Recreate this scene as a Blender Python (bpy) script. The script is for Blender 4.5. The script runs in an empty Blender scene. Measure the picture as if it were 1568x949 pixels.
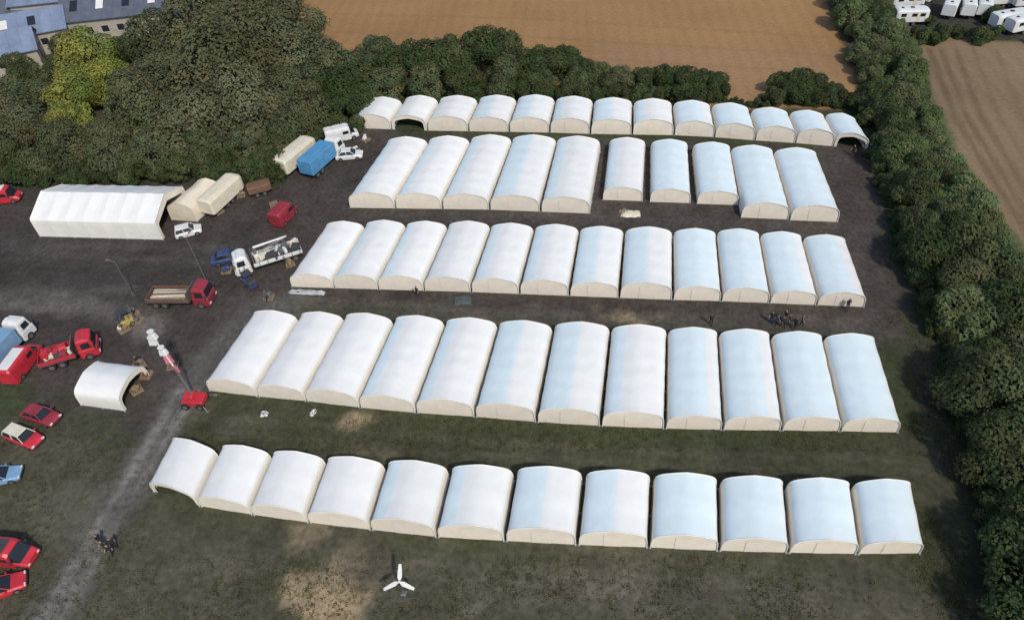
import bpy, math, random
import numpy as np
from mathutils import Vector, Matrix
random.seed(7); rng=np.random.RandomState(11)
scene=bpy.context.scene
F=1120.0; PITCH=44.1; ROLL=-5.0; YAW=14.0; H=58.0
R=(Matrix.Rotation(math.radians(YAW),4,'Z')@Matrix.Rotation(math.radians(90-PITCH),4,'X')@Matrix.Rotation(math.radians(ROLL),4,'Z'))
cam_d=bpy.data.cameras.new("camera"); cam=bpy.data.objects.new("camera",cam_d); scene.collection.objects.link(cam)
cam.matrix_world=Matrix.Translation((0,0,H))@R
cam_d.sensor_width=36; cam_d.lens=36*F/1568; cam_d.clip_end=8000; cam_d.clip_start=0.5
scene.camera=cam
R3=R.to_3x3()
def P(u,v,z=0.0):
    """site survey: photograph sight-line -> site coordinates at height z"""
    d=R3@Vector(((u-784)/F,-(v-474)/F,-1.0))
    t=(z-H)/d.z
    return Vector((d.x*t,d.y*t,z))
# ---------------------------------------------------------------- render look
scene.view_settings.view_transform='Standard'; scene.view_settings.look='None'; scene.view_settings.exposure=0
SUN=Vector((0.62,-0.72,0.0)).normalized(); EL=math.radians(46)
w=bpy.data.worlds.new("World"); scene.world=w; w.use_nodes=True
nt=w.node_tree; nt.nodes.clear()
sky=nt.nodes.new('ShaderNodeTexSky'); sky.sky_type='NISHITA'; sky.sun_disc=False; sky.sun_elevation=EL
sky.sun_rotation=math.atan2(SUN.x,SUN.y); sky.air_density=1.0; sky.dust_density=1.2; sky.ozone_density=1.2
bg=nt.nodes.new('ShaderNodeBackground'); bg.inputs[1].default_value=0.15
ow=nt.nodes.new('ShaderNodeOutputWorld'); nt.links.new(sky.outputs[0],bg.inputs[0]); nt.links.new(bg.outputs[0],ow.inputs[0])
sd=bpy.data.lights.new("sun",'SUN'); sd.energy=2.75; sd.angle=math.radians(3.0); sd.color=(1.0,0.92,0.79)
so=bpy.data.objects.new("sun",sd); scene.collection.objects.link(so)
dirv=Vector((SUN.x*math.cos(EL),SUN.y*math.cos(EL),math.sin(EL)))
so.rotation_euler=dirv.to_track_quat('Z','Y').to_euler(); so.location=(60,0,90)
# ---------------------------------------------------------------- materials
MATS={}
def mat(name,col,rough=0.6,var=0.15,scale=2.0,bump=0.0,metal=0.0,bscale=8.0,spec=0.5,rnd=0.0):
    if name in MATS: return MATS[name]
    m=bpy.data.materials.new(name); m.use_nodes=True; t=m.node_tree; b=t.nodes['Principled BSDF']
    b.inputs['Roughness'].default_value=rough; b.inputs['Metallic'].default_value=metal
    b.inputs['Specular IOR Level'].default_value=spec
    tc=t.nodes.new('ShaderNodeTexCoord'); n=t.nodes.new('ShaderNodeTexNoise'); n.inputs['Scale'].default_value=scale
    n.inputs['Detail'].default_value=6; n.inputs['Roughness'].default_value=0.6
    t.links.new(tc.outputs['Object'],n.inputs['Vector'])
    r=t.nodes.new('ShaderNodeMapRange'); r.inputs[1].default_value=0.3; r.inputs[2].default_value=0.7
    r.inputs[3].default_value=1-var; r.inputs[4].default_value=1+var*0.6
    t.links.new(n.outputs['Fac'],r.inputs[0])
    mx=t.nodes.new('ShaderNodeVectorMath'); mx.operation='SCALE'; mx.inputs[0].default_value=col
    if rnd>0:
        oi=t.nodes.new('ShaderNodeObjectInfo'); r2=t.nodes.new('ShaderNodeMapRange'); r2.inputs[3].default_value=1-rnd; r2.inputs[4].default_value=1+rnd*0.4
        t.links.new(oi.outputs['Random'],r2.inputs[0]); mm=t.nodes.new('ShaderNodeMath'); mm.operation='MULTIPLY'
        t.links.new(r.outputs[0],mm.inputs[0]); t.links.new(r2.outputs[0],mm.inputs[1]); t.links.new(mm.outputs[0],mx.inputs['Scale'])
    else: t.links.new(r.outputs[0],mx.inputs['Scale'])
    t.links.new(mx.outputs[0],b.inputs['Base Color'])
    if bump>0:
        n2=t.nodes.new('ShaderNodeTexNoise'); n2.inputs['Scale'].default_value=bscale; n2.inputs['Detail'].default_value=4
        t.links.new(tc.outputs['Object'],n2.inputs['Vector'])
        bp=t.nodes.new('ShaderNodeBump'); bp.inputs['Strength'].default_value=bump; bp.inputs['Distance'].default_value=0.1
        t.links.new(n2.outputs['Fac'],bp.inputs['Height']); t.links.new(bp.outputs[0],b.inputs['Normal'])
    MATS[name]=m; return m
M_roof=mat('tent_roof_pvc_white',(0.80,0.80,0.77),0.45,0.05,0.5,0.35,bscale=0.9,rnd=0.04)
M_roof_skytint=mat('tent_roof_pvc_sky_tint',(0.71,0.81,0.83),0.45,0.05,0.5,0.35,bscale=0.9,rnd=0.04)  # same white cloth, bluish sky light painted into the colour
M_side=mat('tent_side_pvc',(0.80,0.77,0.70),0.5,0.07,0.6,0.35,bscale=1.0,rnd=0.04)
M_gable=mat('tent_gable_pvc',(0.82,0.74,0.62),0.6,0.08,0.7,0.4,bscale=1.2,rnd=0.05)
M_frame=mat('tent_frame_alu',(0.35,0.35,0.36),0.4,0.1,metal=0.6)
M_dark=mat('dark_interior',(0.03,0.027,0.024),0.9,0.4,1.0)
M_tan=mat('tan_tarpaulin',(0.70,0.63,0.49),0.6,0.12,0.8,0.4,bscale=1.0)
M_red=mat('red_paint',(0.52,0.03,0.045),0.4,0.2,1.0)
M_dred=mat('dark_red_paint',(0.30,0.03,0.045),0.45,0.25,1.0)
M_white=mat('white_paint',(0.70,0.70,0.68),0.35,0.1,1.0)
M_cream=mat('cream_paint',(0.68,0.63,0.50),0.5,0.12,1.0)
M_blue=mat('blue_tarp',(0.09,0.28,0.50),0.5,0.2,1.0,0.3,bscale=1.5)
M_navy=mat('navy_paint',(0.04,0.07,0.17),0.3,0.15,1.0)
M_lblue=mat('light_blue_paint',(0.20,0.34,0.50),0.35,0.15,1.0)
M_glass=mat('window_glass',(0.02,0.025,0.03),0.08,0.1,1.0)
M_tyre=mat('tyre_rubber',(0.02,0.02,0.02),0.85,0.2,3.0)
M_steel=mat('steel',(0.22,0.22,0.22),0.45,0.2,2.0,metal=0.5)
M_chass=mat('chassis_grey',(0.05,0.05,0.055),0.7,0.3,2.0)
M_wood=mat('timber',(0.26,0.19,0.12),0.8,0.3,3.0,0.3)
M_rust=mat('rusty_steel',(0.17,0.09,0.055),0.8,0.35,3.0,0.3)
M_pink=mat('pink_fabric',(0.60,0.16,0.25),0.7,0.2,2.0)
M_bark=mat('bark',(0.09,0.065,0.045),0.9,0.35,4.0,0.5)
M_slate=mat('slate_roof',(0.10,0.115,0.15),0.6,0.25,0.6,0.3,bscale=3)
M_metalroof=mat('metal_sheet_roof',(0.19,0.24,0.34),0.4,0.25,0.3,0.3,bscale=2)
M_render=mat('render_wall',(0.42,0.38,0.32),0.8,0.15,1.0)
M_brick=mat('brick_wall',(0.26,0.14,0.09),0.85,0.25,2.0)
# ---------------------------------------------------------------- mesh builder
class MB:
    def __init__(s): s.v=[];s.f=[];s.m=[];s.mats=[];s.smooth=[]
    def mi(s,m):
        if m not in s.mats: s.mats.append(m)
        return s.mats.index(m)
    def add(s,vs,fs,m,sm=False):
        o=len(s.v); s.v+= [tuple(v) for v in vs]
        k=s.mi(m) if not isinstance(m,list) else None
        for i,f in enumerate(fs):
            s.f.append(tuple(a+o for a in f)); s.m.append(k if k is not None else s.mi(m[i])); s.smooth.append(sm)
    def box(s,c,d,m,tx=0,ty=0,rz=0,shx=0,ch=0.0):
        """box with optional top taper, top shift and chamfered vertical edges"""
        hx,hy,hz=d[0]/2,d[1]/2,d[2]/2
        def ring(ax,ay,z,sx=0):
            k=min(ch,ax*0.8,ay*0.8)
            if k>0: pts=[(-ax+k,-ay),(ax-k,-ay),(ax,-ay+k),(ax,ay-k),(ax-k,ay),(-ax+k,ay),(-ax,ay-k),(-ax,-ay+k)]
            else: pts=[(-ax,-ay),(ax,-ay),(ax,ay),(-ax,ay)]
            return [(p[0]+sx,p[1],z) for p in pts]
        rings=[ring(hx,hy,-hz)]
        if ch>0: rings+= [ring(hx-tx,hy-ty,hz-ch*0.7,shx),ring(hx-tx-ch*0.7,hy-ty-ch*0.7,hz,shx)]
        else: rings+=[ring(hx-tx,hy-ty,hz,shx)]
        n=len(rings[0]); vs=[p for r in rings for p in r]; fs=[tuple(reversed(range(n)))]
        for k in range(len(rings)-1):
            for i in range(n):
                j=(i+1)%n; fs.append((k*n+i,k*n+j,(k+1)*n+j,(k+1)*n+i))
        fs.append(tuple(range((len(rings)-1)*n,len(rings)*n)))
        ca,sa=math.cos(rz),math.sin(rz)
        vs=[(c[0]+x*ca-y*sa,c[1]+x*sa+y*ca,c[2]+z) for x,y,z in vs]
        s.add(vs,fs,m)
    def cyl(s,a,b,r0,m,r1=None,n=10,sm=True):
        if r1 is None: r1=r0
        a=Vector(a);b=Vector(b); d=(b-a).normalized()
        u=d.orthogonal().normalized(); w_=d.cross(u); vs=[]
        for p,r in((a,r0),(b,r1)):
            for i in range(n):
                t=2*math.pi*i/n; vs.append(p+(u*math.cos(t)+w_*math.sin(t))*r)
        fs=[(i,(i+1)%n,n+(i+1)%n,n+i) for i in range(n)]
        s.add(vs,fs,m,sm); s.add(vs,[tuple(reversed(range(n))),tuple(range(n,2*n))],m)
    def sphere(s,c,r,m,n=10,sc=(1,1,1)):
        vs=[];fs=[]; k=n//2
        for i in range(k+1):
            ph=math.pi*i/k
            for j in range(n):
                th=2*math.pi*j/n
                vs.append((c[0]+r*sc[0]*math.sin(ph)*math.cos(th),c[1]+r*sc[1]*math.sin(ph)*math.sin(th),c[2]+r*sc[2]*math.cos(ph)))
        for i in range(k):
            for j in range(n): fs.append((i*n+j,(i+1)*n+j,(i+1)*n+(j+1)%n,i*n+(j+1)%n))
        s.add(vs,fs,m,True)
    def loft(s,secs,m,sm=False,caps=True):
        n=len(secs[0]); vs=[p for q in secs for p in q]; fs=[]
        for k in range(len(secs)-1):
            for i in range(n):
                j=(i+1)%n; fs.append((k*n+i,k*n+j,(k+1)*n+j,(k+1)*n+i))
        s.add(vs,fs,m,sm)
        if caps: s.add(vs,[tuple(reversed(range(n))),tuple(range((len(secs)-1)*n,len(secs)*n))],m)
    def mesh(s,name):
        me=bpy.data.meshes.new(name); me.from_pydata(s.v,[],s.f)
        for m in s.mats: me.materials.append(m)
        me.polygons.foreach_set('material_index',s.m); me.polygons.foreach_set('use_smooth',s.smooth); me.update(); return me
    def obj(s,name,loc=(0,0,0),rz=0,parent=None):
        o=bpy.data.objects.new(name,s.mesh(name)); scene.collection.objects.link(o); o.location=loc; o.rotation_euler=(0,0,rz)
        if parent: o.parent=parent
        return o
# ---------------------------------------------------------------- ground
def lattice(seed): return np.random.RandomState(seed).rand(128,128)
def vnoise(x,y,seed):
    L=lattice(seed); xi=np.floor(x).astype(int); yi=np.floor(y).astype(int); fx=x-xi; fy=y-yi
    fx=fx*fx*(3-2*fx); fy=fy*fy*(3-2*fy); a=xi%128;b=yi%128;c=(xi+1)%128;d=(yi+1)%128
    return (L[a,b]*(1-fx)+L[c,b]*fx)*(1-fy)+(L[a,d]*(1-fx)+L[c,d]*fx)*fy
def fbm(x,y,sc,seed,o=4):
    r=0;a=1;t=0
    for i in range(o): r=r+a*vnoise(x/sc*2**i+17*i,y/sc*2**i+9*i,seed+i); t+=a; a*=0.55
    return r/t
def axis(lo,hi,st):
    a=list(np.arange(lo,hi+st,st)); s=st*2; p=lo; q=a[-1]
    while q<5000: q+=s; a.append(q); p-=s; a.insert(0,p); s*=1.5
    return np.array(a)
gx=axis(-120,110,0.5); gy=axis(14,215,0.5)
GX,GY=np.meshgrid(gx,gy); X=GX.ravel();Y=GY.ravel(); NX,NY=len(gx),len(gy)
def segd(ax,ay,bx,by):
    dx,dy=bx-ax,by-ay; t=np.clip(((X-ax)*dx+(Y-ay)*dy)/(dx*dx+dy*dy+1e-9),0,1)
    return np.hypot(X-ax-t*dx,Y-ay-t*dy)
def polymask(px,soft,amp,ns=5.0,seed=1):
    pts=[P(*p) for p in px]; d=np.full(X.shape,1e9); ins=np.zeros(X.shape,bool)
    for i in range(len(pts)):
        a=pts[i];b=pts[(i+1)%len(pts)]; d=np.minimum(d,segd(a.x,a.y,b.x,b.y))
        c=((a.y>Y)!=(b.y>Y))&(X<(b.x-a.x)*(Y-a.y)/(b.y-a.y+1e-12)+a.x); ins^=c
    s_=np.where(ins,d,-d)+amp*(fbm(X,Y,ns,seed)-0.5)*2
    t=np.clip((s_+soft)/(2*soft),0,1); return t*t*(3-2*t)
def linemask(px,wid,soft,amp=0.5,seed=1):
    pts=[P(*p) for p in px]; d=np.full(X.shape,1e9)
    for a,b in zip(pts[:-1],pts[1:]): d=np.minimum(d,segd(a.x,a.y,b.x,b.y))
    s_=wid/2-d+amp*(fbm(X,Y,4,seed)-0.5)*2; t=np.clip((s_+soft)/(2*soft),0,1); return t*t*(3-2*t)
def ell(u,v,ru,rv,soft=0.9,amp=2.2,seed=5):
    c=P(u,v);a=P(u+ru,v);b=P(u,v+rv); ex=(a-c).length; ey=(b-c).length
    r=np.hypot((X-c.x)/ex,(Y-c.y)/ey); s_=(1-r)*min(ex,ey)+amp*(fbm(X,Y,2.5,seed)-0.5)*2
    t=np.clip((s_+soft)/(2*soft),0,1); return t*t*(3-2*t)
C=np.zeros((X.size,4)); base=np.array([0.072,0.065,0.044]); C[:,:3]=base; 
def paint(mask,col,k=1.0):
    mk=(mask*k)[:,None]; C[:,:3]=C[:,:3]*(1-mk)+np.array(col)[None]*mk
n1=fbm(X,Y,14,31); n2=fbm(X,Y,3.5,41); n3=fbm(X,Y,1.4,51)
far=polymask([(-900,300),(-900,-500),(2600,-500),(2600,300),(1500,300),(1340,170),(540,150),(470,270),(0,300)],3,2)
paint(far,(0.05,0.06,0.030))
yard=polymask([(-600,250),(430,250),(560,190),(620,205),(1340,225),(1400,500),(1420,660),(1380,520),(900,500),(430,462),(330,590),(240,680),(140,640),(0,600),(-600,700)],2,3,6,3)
paint(yard,(0.067,0.056,0.050),0.95)
yl=polymask([(-700,360),(430,330),(330,470),(230,540),(0,560),(-700,640)],3,3,6,8); paint(yl*n1,(0.055,0.044,0.046),0.8)
g=polymask([(300,600),(640,640),(1000,665),(1400,670),(1440,760),(1430,860),(1000,850),(560,810),(300,790),(220,700)],2,2.5,6,12); paint(g,(0.064,0.063,0.037),0.8)
bot=polymask([(-200,1050),(60,930),(230,780),(420,800),(700,830),(1400,860),(1500,948),(1500,1100)],3,3,6,14); paint(bot,(0.100,0.090,0.065),0.8)
paint(bot*np.clip((n2-0.50)*5,0,1),(0.062,0.062,0.038),0.7)
lb=polymask([(-300,600),(120,640),(230,690),(50,948),(-300,1100)],2,3,5,15); paint(lb,(0.084,0.076,0.054),0.8)
# tracks
paint(linemask([(70,960),(130,860),(205,735),(290,590),(390,480),(440,470)],4.2,1.2,1.2,21),(0.115,0.106,0.097),0.75)
for off in(-11,14):
    paint(linemask([(70+off,960),(130+off,860),(205+off,735),(285+off,600)],0.7,0.5,0.9,22),(0.22,0.205,0.185),0.7)
paint(linemask([(-50,470),(60,462),(150,470),(230,500)],2.4,1.5,2.0,25),(0.16,0.14,0.125),0.8)
paint(linemask([(-50,445),(100,450),(210,440)],1.0,1,1.5,26),(0.12,0.11,0.10),0.6)
paint(linemask([(-50,400),(120,392),(330,400)],0.8,0.8,1.2,86),(0.10,0.088,0.082),0.6)
paint(linemask([(-50,382),(150,376),(350,380)],0.6,0.8,1.2,87),(0.095,0.085,0.08),0.6)
paint(linemask([(450,462),(700,480),(960,492),(1330,500)],2.5,2,2.5,27),(0.10,0.09,0.073),0.7)
paint(linemask([(560,330),(900,330),(1340,352)],1.5,1.5,2,28),(0.09,0.083,0.073),0.6)
for pts,c_ in [([(340,640),(640,668),(1000,692),(1420,705)],(0.115,0.103,0.073)),([(340,660),(640,690),(1000,712),(1430,722)],(0.10,0.092,0.066)),
              ([(450,455),(800,480),(1330,488)],(0.12,0.105,0.085)),([(200,880),(400,850),(800,872),(1200,900),(1480,930)],(0.13,0.115,0.085)),([(200,900),(400,870),(800,893),(1200,922),(1480,955)],(0.125,0.11,0.083)),
              ([(1400,360),(1412,480),(1425,640),(1450,800),(1470,950)],(0.075,0.066,0.048)),([(520,700),(500,800),(520,900),(500,960)],(0.16,0.135,0.095)),([(700,960),(760,900),(900,880)],(0.13,0.115,0.085))]:
    paint(linemask(pts,0.5,0.5,0.9,71),c_,0.6)
for e,c,k in [((500,920,58,37),(0.34,0.255,0.155),.97),((565,643,32,15),(0.30,0.235,0.15),.95),((470,815,34,18),(0.22,0.18,0.12),.85),
      ((958,490,48,14),(0.27,0.215,0.145),.9),((560,693,30,10),(0.17,0.14,0.095),.8),((530,860,26,26),(0.19,0.155,0.108),.75),((300,640,30,20),(0.11,0.10,0.07),.5),
      ((760,500,40,8),(0.14,0.12,0.095),.7),((60,380,60,12),(0.085,0.075,0.07),.6),((100,780,60,50),(0.12,0.11,0.083),.5),((900,905,90,30),(0.12,0.108,0.082),.5),((1150,910,90,20),(0.115,0.104,0.077),.5)]:
    paint(ell(*e),c,k)
paint(polymask([(1330,230),(1390,350),(1420,500),(1470,700),(1500,948),(1600,948),(1560,700),(1470,420),(1380,240)],3,2,6,17),(0.036,0.034,0.023),0.85)  # hedge shade painted into the ground colour along its left side
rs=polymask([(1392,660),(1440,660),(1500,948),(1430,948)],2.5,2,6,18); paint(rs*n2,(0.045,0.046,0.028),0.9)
# farmland
fb=polymask([(455,40),(500,120),(1130,165),(1330,165),(1300,100),(1255,-20),(1180,-330),(-200,-330),(300,-120),(440,-20)],1.0,0.8,5,19)
paint(fb,(0.300,0.172,0.074)); C[:,3]=fb
pale=np.clip((fbm(X,Y,22,61)-0.45)*4,0,1); paint(fb*pale,(0.335,0.197,0.088),0.6)
paint(fb*polymask([(900,60),(1290,80),(1310,170),(1100,170),(900,120)],3,3,8,20),(0.30,0.185,0.10),0.7)
for vv in(20,48,75):
    paint(fb*linemask([(470,vv),(800,vv+8),(1290,vv+38)],0.6,0.6,0.5,91),(0.22,0.13,0.065),0.35)
gs=polymask([(1330,0),(1400,60),(1460,190),(1568,360),(1700,540),(1560,520),(1440,330),(1380,200)],1.5,1.5,5,23); paint(gs,(0.095,0.115,0.048))
fr=polymask([(1403,50),(1640,72),(2400,110),(2600,900),(1720,540),(1575,385),(1470,240),(1425,130)],0.8,0.8,5,24)
paint(fr,(0.225,0.162,0.095)); C[:,3]=np.maximum(C[:,3],fr)
paint(fr*pale,(0.26,0.185,0.108),0.6)
for o_,wd in((8,0.9),(26,0.7),(48,0.7),(75,0.5),(110,0.5)):
    paint(linemask([(1415+o_,75),(1455+o_,180),(1560+o_,350),(1700+o_,540)],wd,0.4,0.3,33),(0.13,0.085,0.05),0.7 if o_<60 else .4)
car_park=polymask([(1340,-60),(1400,45),(1640,66),(2200,80),(2200,-120)],1.5,1,5,29); paint(car_park,(0.05,0.048,0.042))
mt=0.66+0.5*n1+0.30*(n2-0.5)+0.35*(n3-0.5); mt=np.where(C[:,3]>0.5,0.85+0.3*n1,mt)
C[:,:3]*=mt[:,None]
V=np.stack([X,Y,np.zeros_like(X)],1)
idx=np.arange(NX*NY).reshape(NY,NX)
Fq=np.stack([idx[:-1,:-1],idx[:-1,1:],idx[1:,1:],idx[1:,:-1]],-1).reshape(-1,4)
def npmesh(name,V,Fq,C=None):
    me=bpy.data.meshes.new(name); k=Fq.shape[1]
    me.vertices.add(len(V)); me.vertices.foreach_set('co',V.astype(np.float32).ravel())
    me.loops.add(Fq.size); me.loops.foreach_set('vertex_index',Fq.astype(np.int32).ravel())
    me.polygons.add(len(Fq)); me.polygons.foreach_set('loop_start',np.arange(0,Fq.size,k,dtype=np.int32))
    if C is not None:
        a=me.color_attributes.new('Col','FLOAT_COLOR','POINT'); a.data.foreach_set('color',C.astype(np.float32).ravel())
    me.update(calc_edges=True); me.validate(); return me
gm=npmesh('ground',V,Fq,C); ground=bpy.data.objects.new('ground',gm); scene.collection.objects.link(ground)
m=bpy.data.materials.new('ground_earth'); m.use_nodes=True; t=m.node_tree; b=t.nodes['Principled BSDF']; b.inputs['Roughness'].default_value=0.95; b.inputs['Specular IOR Level'].default_value=0.15
at=t.nodes.new('ShaderNodeVertexColor'); at.layer_name='Col'; tc=t.nodes.new('ShaderNodeTexCoord')
def tn(sc,det=6,ro=0.65):
    n=t.nodes.new('ShaderNodeTexNoise'); n.inputs['Scale'].default_value=sc; n.inputs['Detail'].default_value=det; n.inputs['Roughness'].default_value=ro
    t.links.new(tc.outputs['Object'],n.inputs['Vector']); return n
def mr(sock,a,b_,c,d):
    r=t.nodes.new('ShaderNodeMapRange'); r.inputs[1].default_value=a; r.inputs[2].default_value=b_; r.inputs[3].default_value=c; r.inputs[4].default_value=d
    t.links.new(sock,r.inputs[0]); return r.outputs[0]
def mth(op,a,b_):
    q=t.nodes.new('ShaderNodeMath'); q.operation=op
    for i,x_ in enumerate((a,b_)):
        if isinstance(x_,(int,float)): q.inputs[i].default_value=x_
        else: t.links.new(x_,q.inputs[i])
    return q.outputs[0]
na=tn(1.6); nb=tn(0.35,5)
k1=mth('MULTIPLY',mr(na.outputs['Fac'],.32,.68,.68,1.35),mr(nb.outputs['Fac'],.3,.7,.8,1.22))
mp=t.nodes.new('ShaderNodeMapping'); mp.inputs['Rotation'].default_value=(0,0,math.radians(-8)); t.links.new(tc.outputs['Object'],mp.inputs['Vector'])
wv=t.nodes.new('ShaderNodeTexWave'); wv.inputs['Scale'].default_value=0.13; wv.inputs['Distortion'].default_value=3.0; wv.inputs['Detail'].default_value=4; wv.inputs['Detail Scale'].default_value=0.4
t.links.new(mp.outputs[0],wv.inputs['Vector'])
kf=mth('MULTIPLY',mr(wv.outputs['Fac'],0,1,.965,1.03),mr(na.outputs['Fac'],.3,.7,.88,1.12))
mixf=t.nodes.new('ShaderNodeMix'); t.links.new(at.outputs['Alpha'],mixf.inputs[0]); t.links.new(k1,mixf.inputs[2]); t.links.new(kf,mixf.inputs[3])
sc=t.nodes.new('ShaderNodeVectorMath'); sc.operation='SCALE'; t.links.new(at.outputs['Color'],sc.inputs[0]); t.links.new(mixf.outputs[0],sc.inputs['Scale'])
t.links.new(sc.outputs[0],b.inputs['Base Color'])
bp=t.nodes.new('ShaderNodeBump'); bp.inputs['Strength'].default_value=0.5; bp.inputs['Distance'].default_value=0.15; t.links.new(na.outputs['Fac'],bp.inputs['Height']); t.links.new(bp.outputs[0],b.inputs['Normal'])
gm.materials.append(m)
# ---------------------------------------------------------------- tents
PROF=[(-1,0),(-0.995,0.30),(-0.98,0.50),(-0.94,0.66),(-0.86,0.77),(-0.72,0.85),(-0.46,0.925),(-0.2,0.98),(0,1.01),(0.2,0.98),(0.46,0.925),(0.72,0.85),(0.86,0.77),(0.94,0.66),(0.98,0.50),(0.995,0.30),(1,0)]
HALL=[(-1,0),(-1,0.25),(-0.995,0.48),(-0.985,0.60),(-0.95,0.655),(-0.80,0.715),(-0.52,0.82),(-0.25,0.925),(0,1.01),(0.25,0.925),(0.52,0.82),(0.80,0.715),(0.95,0.655),(0.985,0.60),(0.995,0.48),(1,0.25),(1,0)]
def tent(M,B,r,h,name='arched_marquee_tent',open_front=False,open_back=False,mats=(None,None,None),sky_tint=0,prof=None):
    """M front mid, B vector to the rear, r half-width vector, h ridge height; cool = how many roof strips have blue sky light painted into their colour"""
    PR=prof or PROF
    mr_,ms_,mg_=[a or b_ for a,b_ in zip(mats,(M_roof,M_side,M_gable))]
    mb=MB(); L=B.length; nb_=max(2,round(L/2.5)); sub=4; N=nb_*sub; n=len(PR); vs=[]
    ph=random.random()*6
    for i in range(N+1):
        s=i/N; q=1-0.020*math.sin(math.pi*(i%sub)/sub)
        for j,(x,z) in enumerate(PR):
            w_=0.014*math.sin(ph+i*1.7+j*0.9)
            zz=z*(q+(w_*0.35 if 0<j<n-1 else 0)); xx=x*(1-(1-q)*0.5)
            p=B*s+r*xx; vs.append((p.x,p.y,zz*h))
    fs=[];ml=[]
    for i in range(N):
        for j in range(n-1):
            fs.append((i*n+j,i*n+j+1,(i+1)*n+j+1,(i+1)*n+j))
            top=mr_
            if sky_tint>0 and 3<=j<3+sky_tint: top=M_roof_skytint
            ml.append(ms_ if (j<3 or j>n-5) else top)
    fs=[tuple(reversed(f)) for f in fs]
    mb.add(vs,fs,ml,prof is None)
    bn=B.normalized()
    for s,isopen,sg in((0.06/L,open_front,1),(1-0.06/L,open_back,-1)):
        if isopen:
            o=[B*s+r*(x*0.985)+Vector((0,0,z*h*0.985)) for x,z in PR]
            i_=[B*s+r*(x*0.86)+Vector((0,0,z*h*0.74)) for x,z in PR]
            fs=[(k,k+1,n+k+1,n+k) for k in range(n-1)]; mb.add(o+i_,fs,mg_)
        else:
            o=[B*s+r*(x*0.985)+Vector((0,0,z*h*0.985)) for x,z in PR]; mb.add(o,[tuple(range(n))],mg_)
            d=B*(s)-bn*0.035*sg
            q=[d-r*0.28+Vector((0,0,0.02)),d+r*0.28+Vector((0,0,0.02)),d+r*0.28+Vector((0,0,h*0.72)),d-r*0.28+Vector((0,0,h*0.72))]; mb.add(q,[(0,1,2,3)],mg_)
    for s in(0.0,1.0):
        pts=[B*s+r*x+Vector((0,0,z*h+0.0)) for x,z in PR]
        for a,b_ in zip(pts[:-1],pts[1:]): mb.cyl(a,b_,0.045,ms_,n=5)
    for sx in(-1,1): mb.cyl(r*sx*1.005+Vector((0,0,0.05)),B+r*sx*1.005+Vector((0,0,0.05)),0.05,M_frame,n=5)
    for sx in(-1,1):
        for k in range(nb_+1):
            p=B*(k/nb_)+r*sx*1.01; mb.box((p.x,p.y,0.04),(0.2,0.2,0.08),M_frame)
    return mb.obj(name,(M.x,M.y,0))
rows=[
 dict(x=[543,600,655,718,780,842,904,968,1032,1094,1156,1218,1276,1328],y=[196,198,200,201,202,203,205,206,207,210,215,219,224,233],
      pk=[(588,148),(645,146),(702,146),(760,145),(820,145),(878,147),(938,149),(995,151),(1060,153),(1120,157),(1180,164),(1240,168),(1292,173)],open=[1,12]),
 dict(seg=[(535,606,318,319),(606,678,319,320),(678,750,320,321),(750,828,321,324),(828,905,324,327),(923,984,306,308),(995,1057,309,311),(1067,1130,312,314),(1133,1208,333,336),(1208,1284,337,340)],
      pk=[(622,209),(688,208),(752,206),(818,206),(887,208),(955,210),(1022,213),(1090,217),(1158,222),(1222,226)],open=[]),
 dict(x=[446,512,580,650,722,796,872,948,1030,1104,1178,1250,1324],y=[439,441,443,445,447,450,453,456,459,461,464,467,470],
      pk=[(525,338),(588,337),(650,338),(717,338),(785,341),(855,343),(925,346),(992,347),(1060,349),(1128,350),(1198,354),(1270,359)],open=[]),
 dict(x=[320,396,470,552,638,728,822,920,1018,1106,1196,1286,1376],y=[598,607,614,624,632,638,646,652,656,658,659,660,662],
      pk=[(420,475),(490,477),(562,479),(638,482),(718,486),(802,490),(892,492),(978,496),(1060,500),(1140,503),(1226,507),(1308,510)],open=[]),
 dict(x=[235,308,388,474,569,670,774,884,993,1100,1206,1312,1410],y=[752,775,788,800,811,822,828,834,838,843,846,848,847],
      pk=[(298,674),(378,682),(450,690),(535,698),(630,704),(730,710),(835,713),(945,718),(1052,723),(1160,728),(1265,732),(1357,733)],open=[0]),
]
for ri,rw in enumerate(rows):
    segs=rw.get('seg') or [(rw['x'][i],rw['x'][i+1],rw['y'][i],rw['y'][i+1]) for i in range(len(rw['x'])-1)]
    info=[]
    for s,pk in zip(segs,rw['pk']):
        A=P(s[0],s[2]);Bq=P(s[1],s[3]); M=(A+Bq)/2; wd=(Bq-A).length; h=min(0.42*wd,2.6) if ri>0 else 2.6
        T=P(pk[0],pk[1],h); T.z=0; info.append([M,T-M,Bq-A,h])
    ii=np.arange(len(info)); ang=np.array([math.atan2(q[1].x,q[1].y) for q in info]); fit=np.polyfit(ii,ang,1)
    for i,q in enumerate(info):
        a=np.polyval(fit,i); L=q[1].length; B=Vector((math.sin(a),math.cos(a),0))*L
        gapk=0.474 if ri!=1 or i<5 or i>7 else 0.49
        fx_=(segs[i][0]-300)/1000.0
        sky_tint=0 if fx_<0.2 else (3 if fx_<0.38 else (5 if fx_<0.68 else 9))
        if random.random()<0.25 and sky_tint: sky_tint=max(2,sky_tint-2)
        tent(q[0],B,q[2]*gapk,q[3]*random.uniform(.985,1.015),open_front=(i in rw['open']),sky_tint=sky_tint)
def tent2(a,b_,wid,h,name,side=1,**k):
    B=b_-a; nrm=Vector((-B.y,B.x,0)).normalized()*side
    M=a+nrm*wid/2
    return tent(M,B,-nrm*wid/2,h,name,**k)
tent2(P(62,362),P(250,367),8.3,4.5,'storage_hall_tent',open_back=True,prof=HALL)
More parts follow.
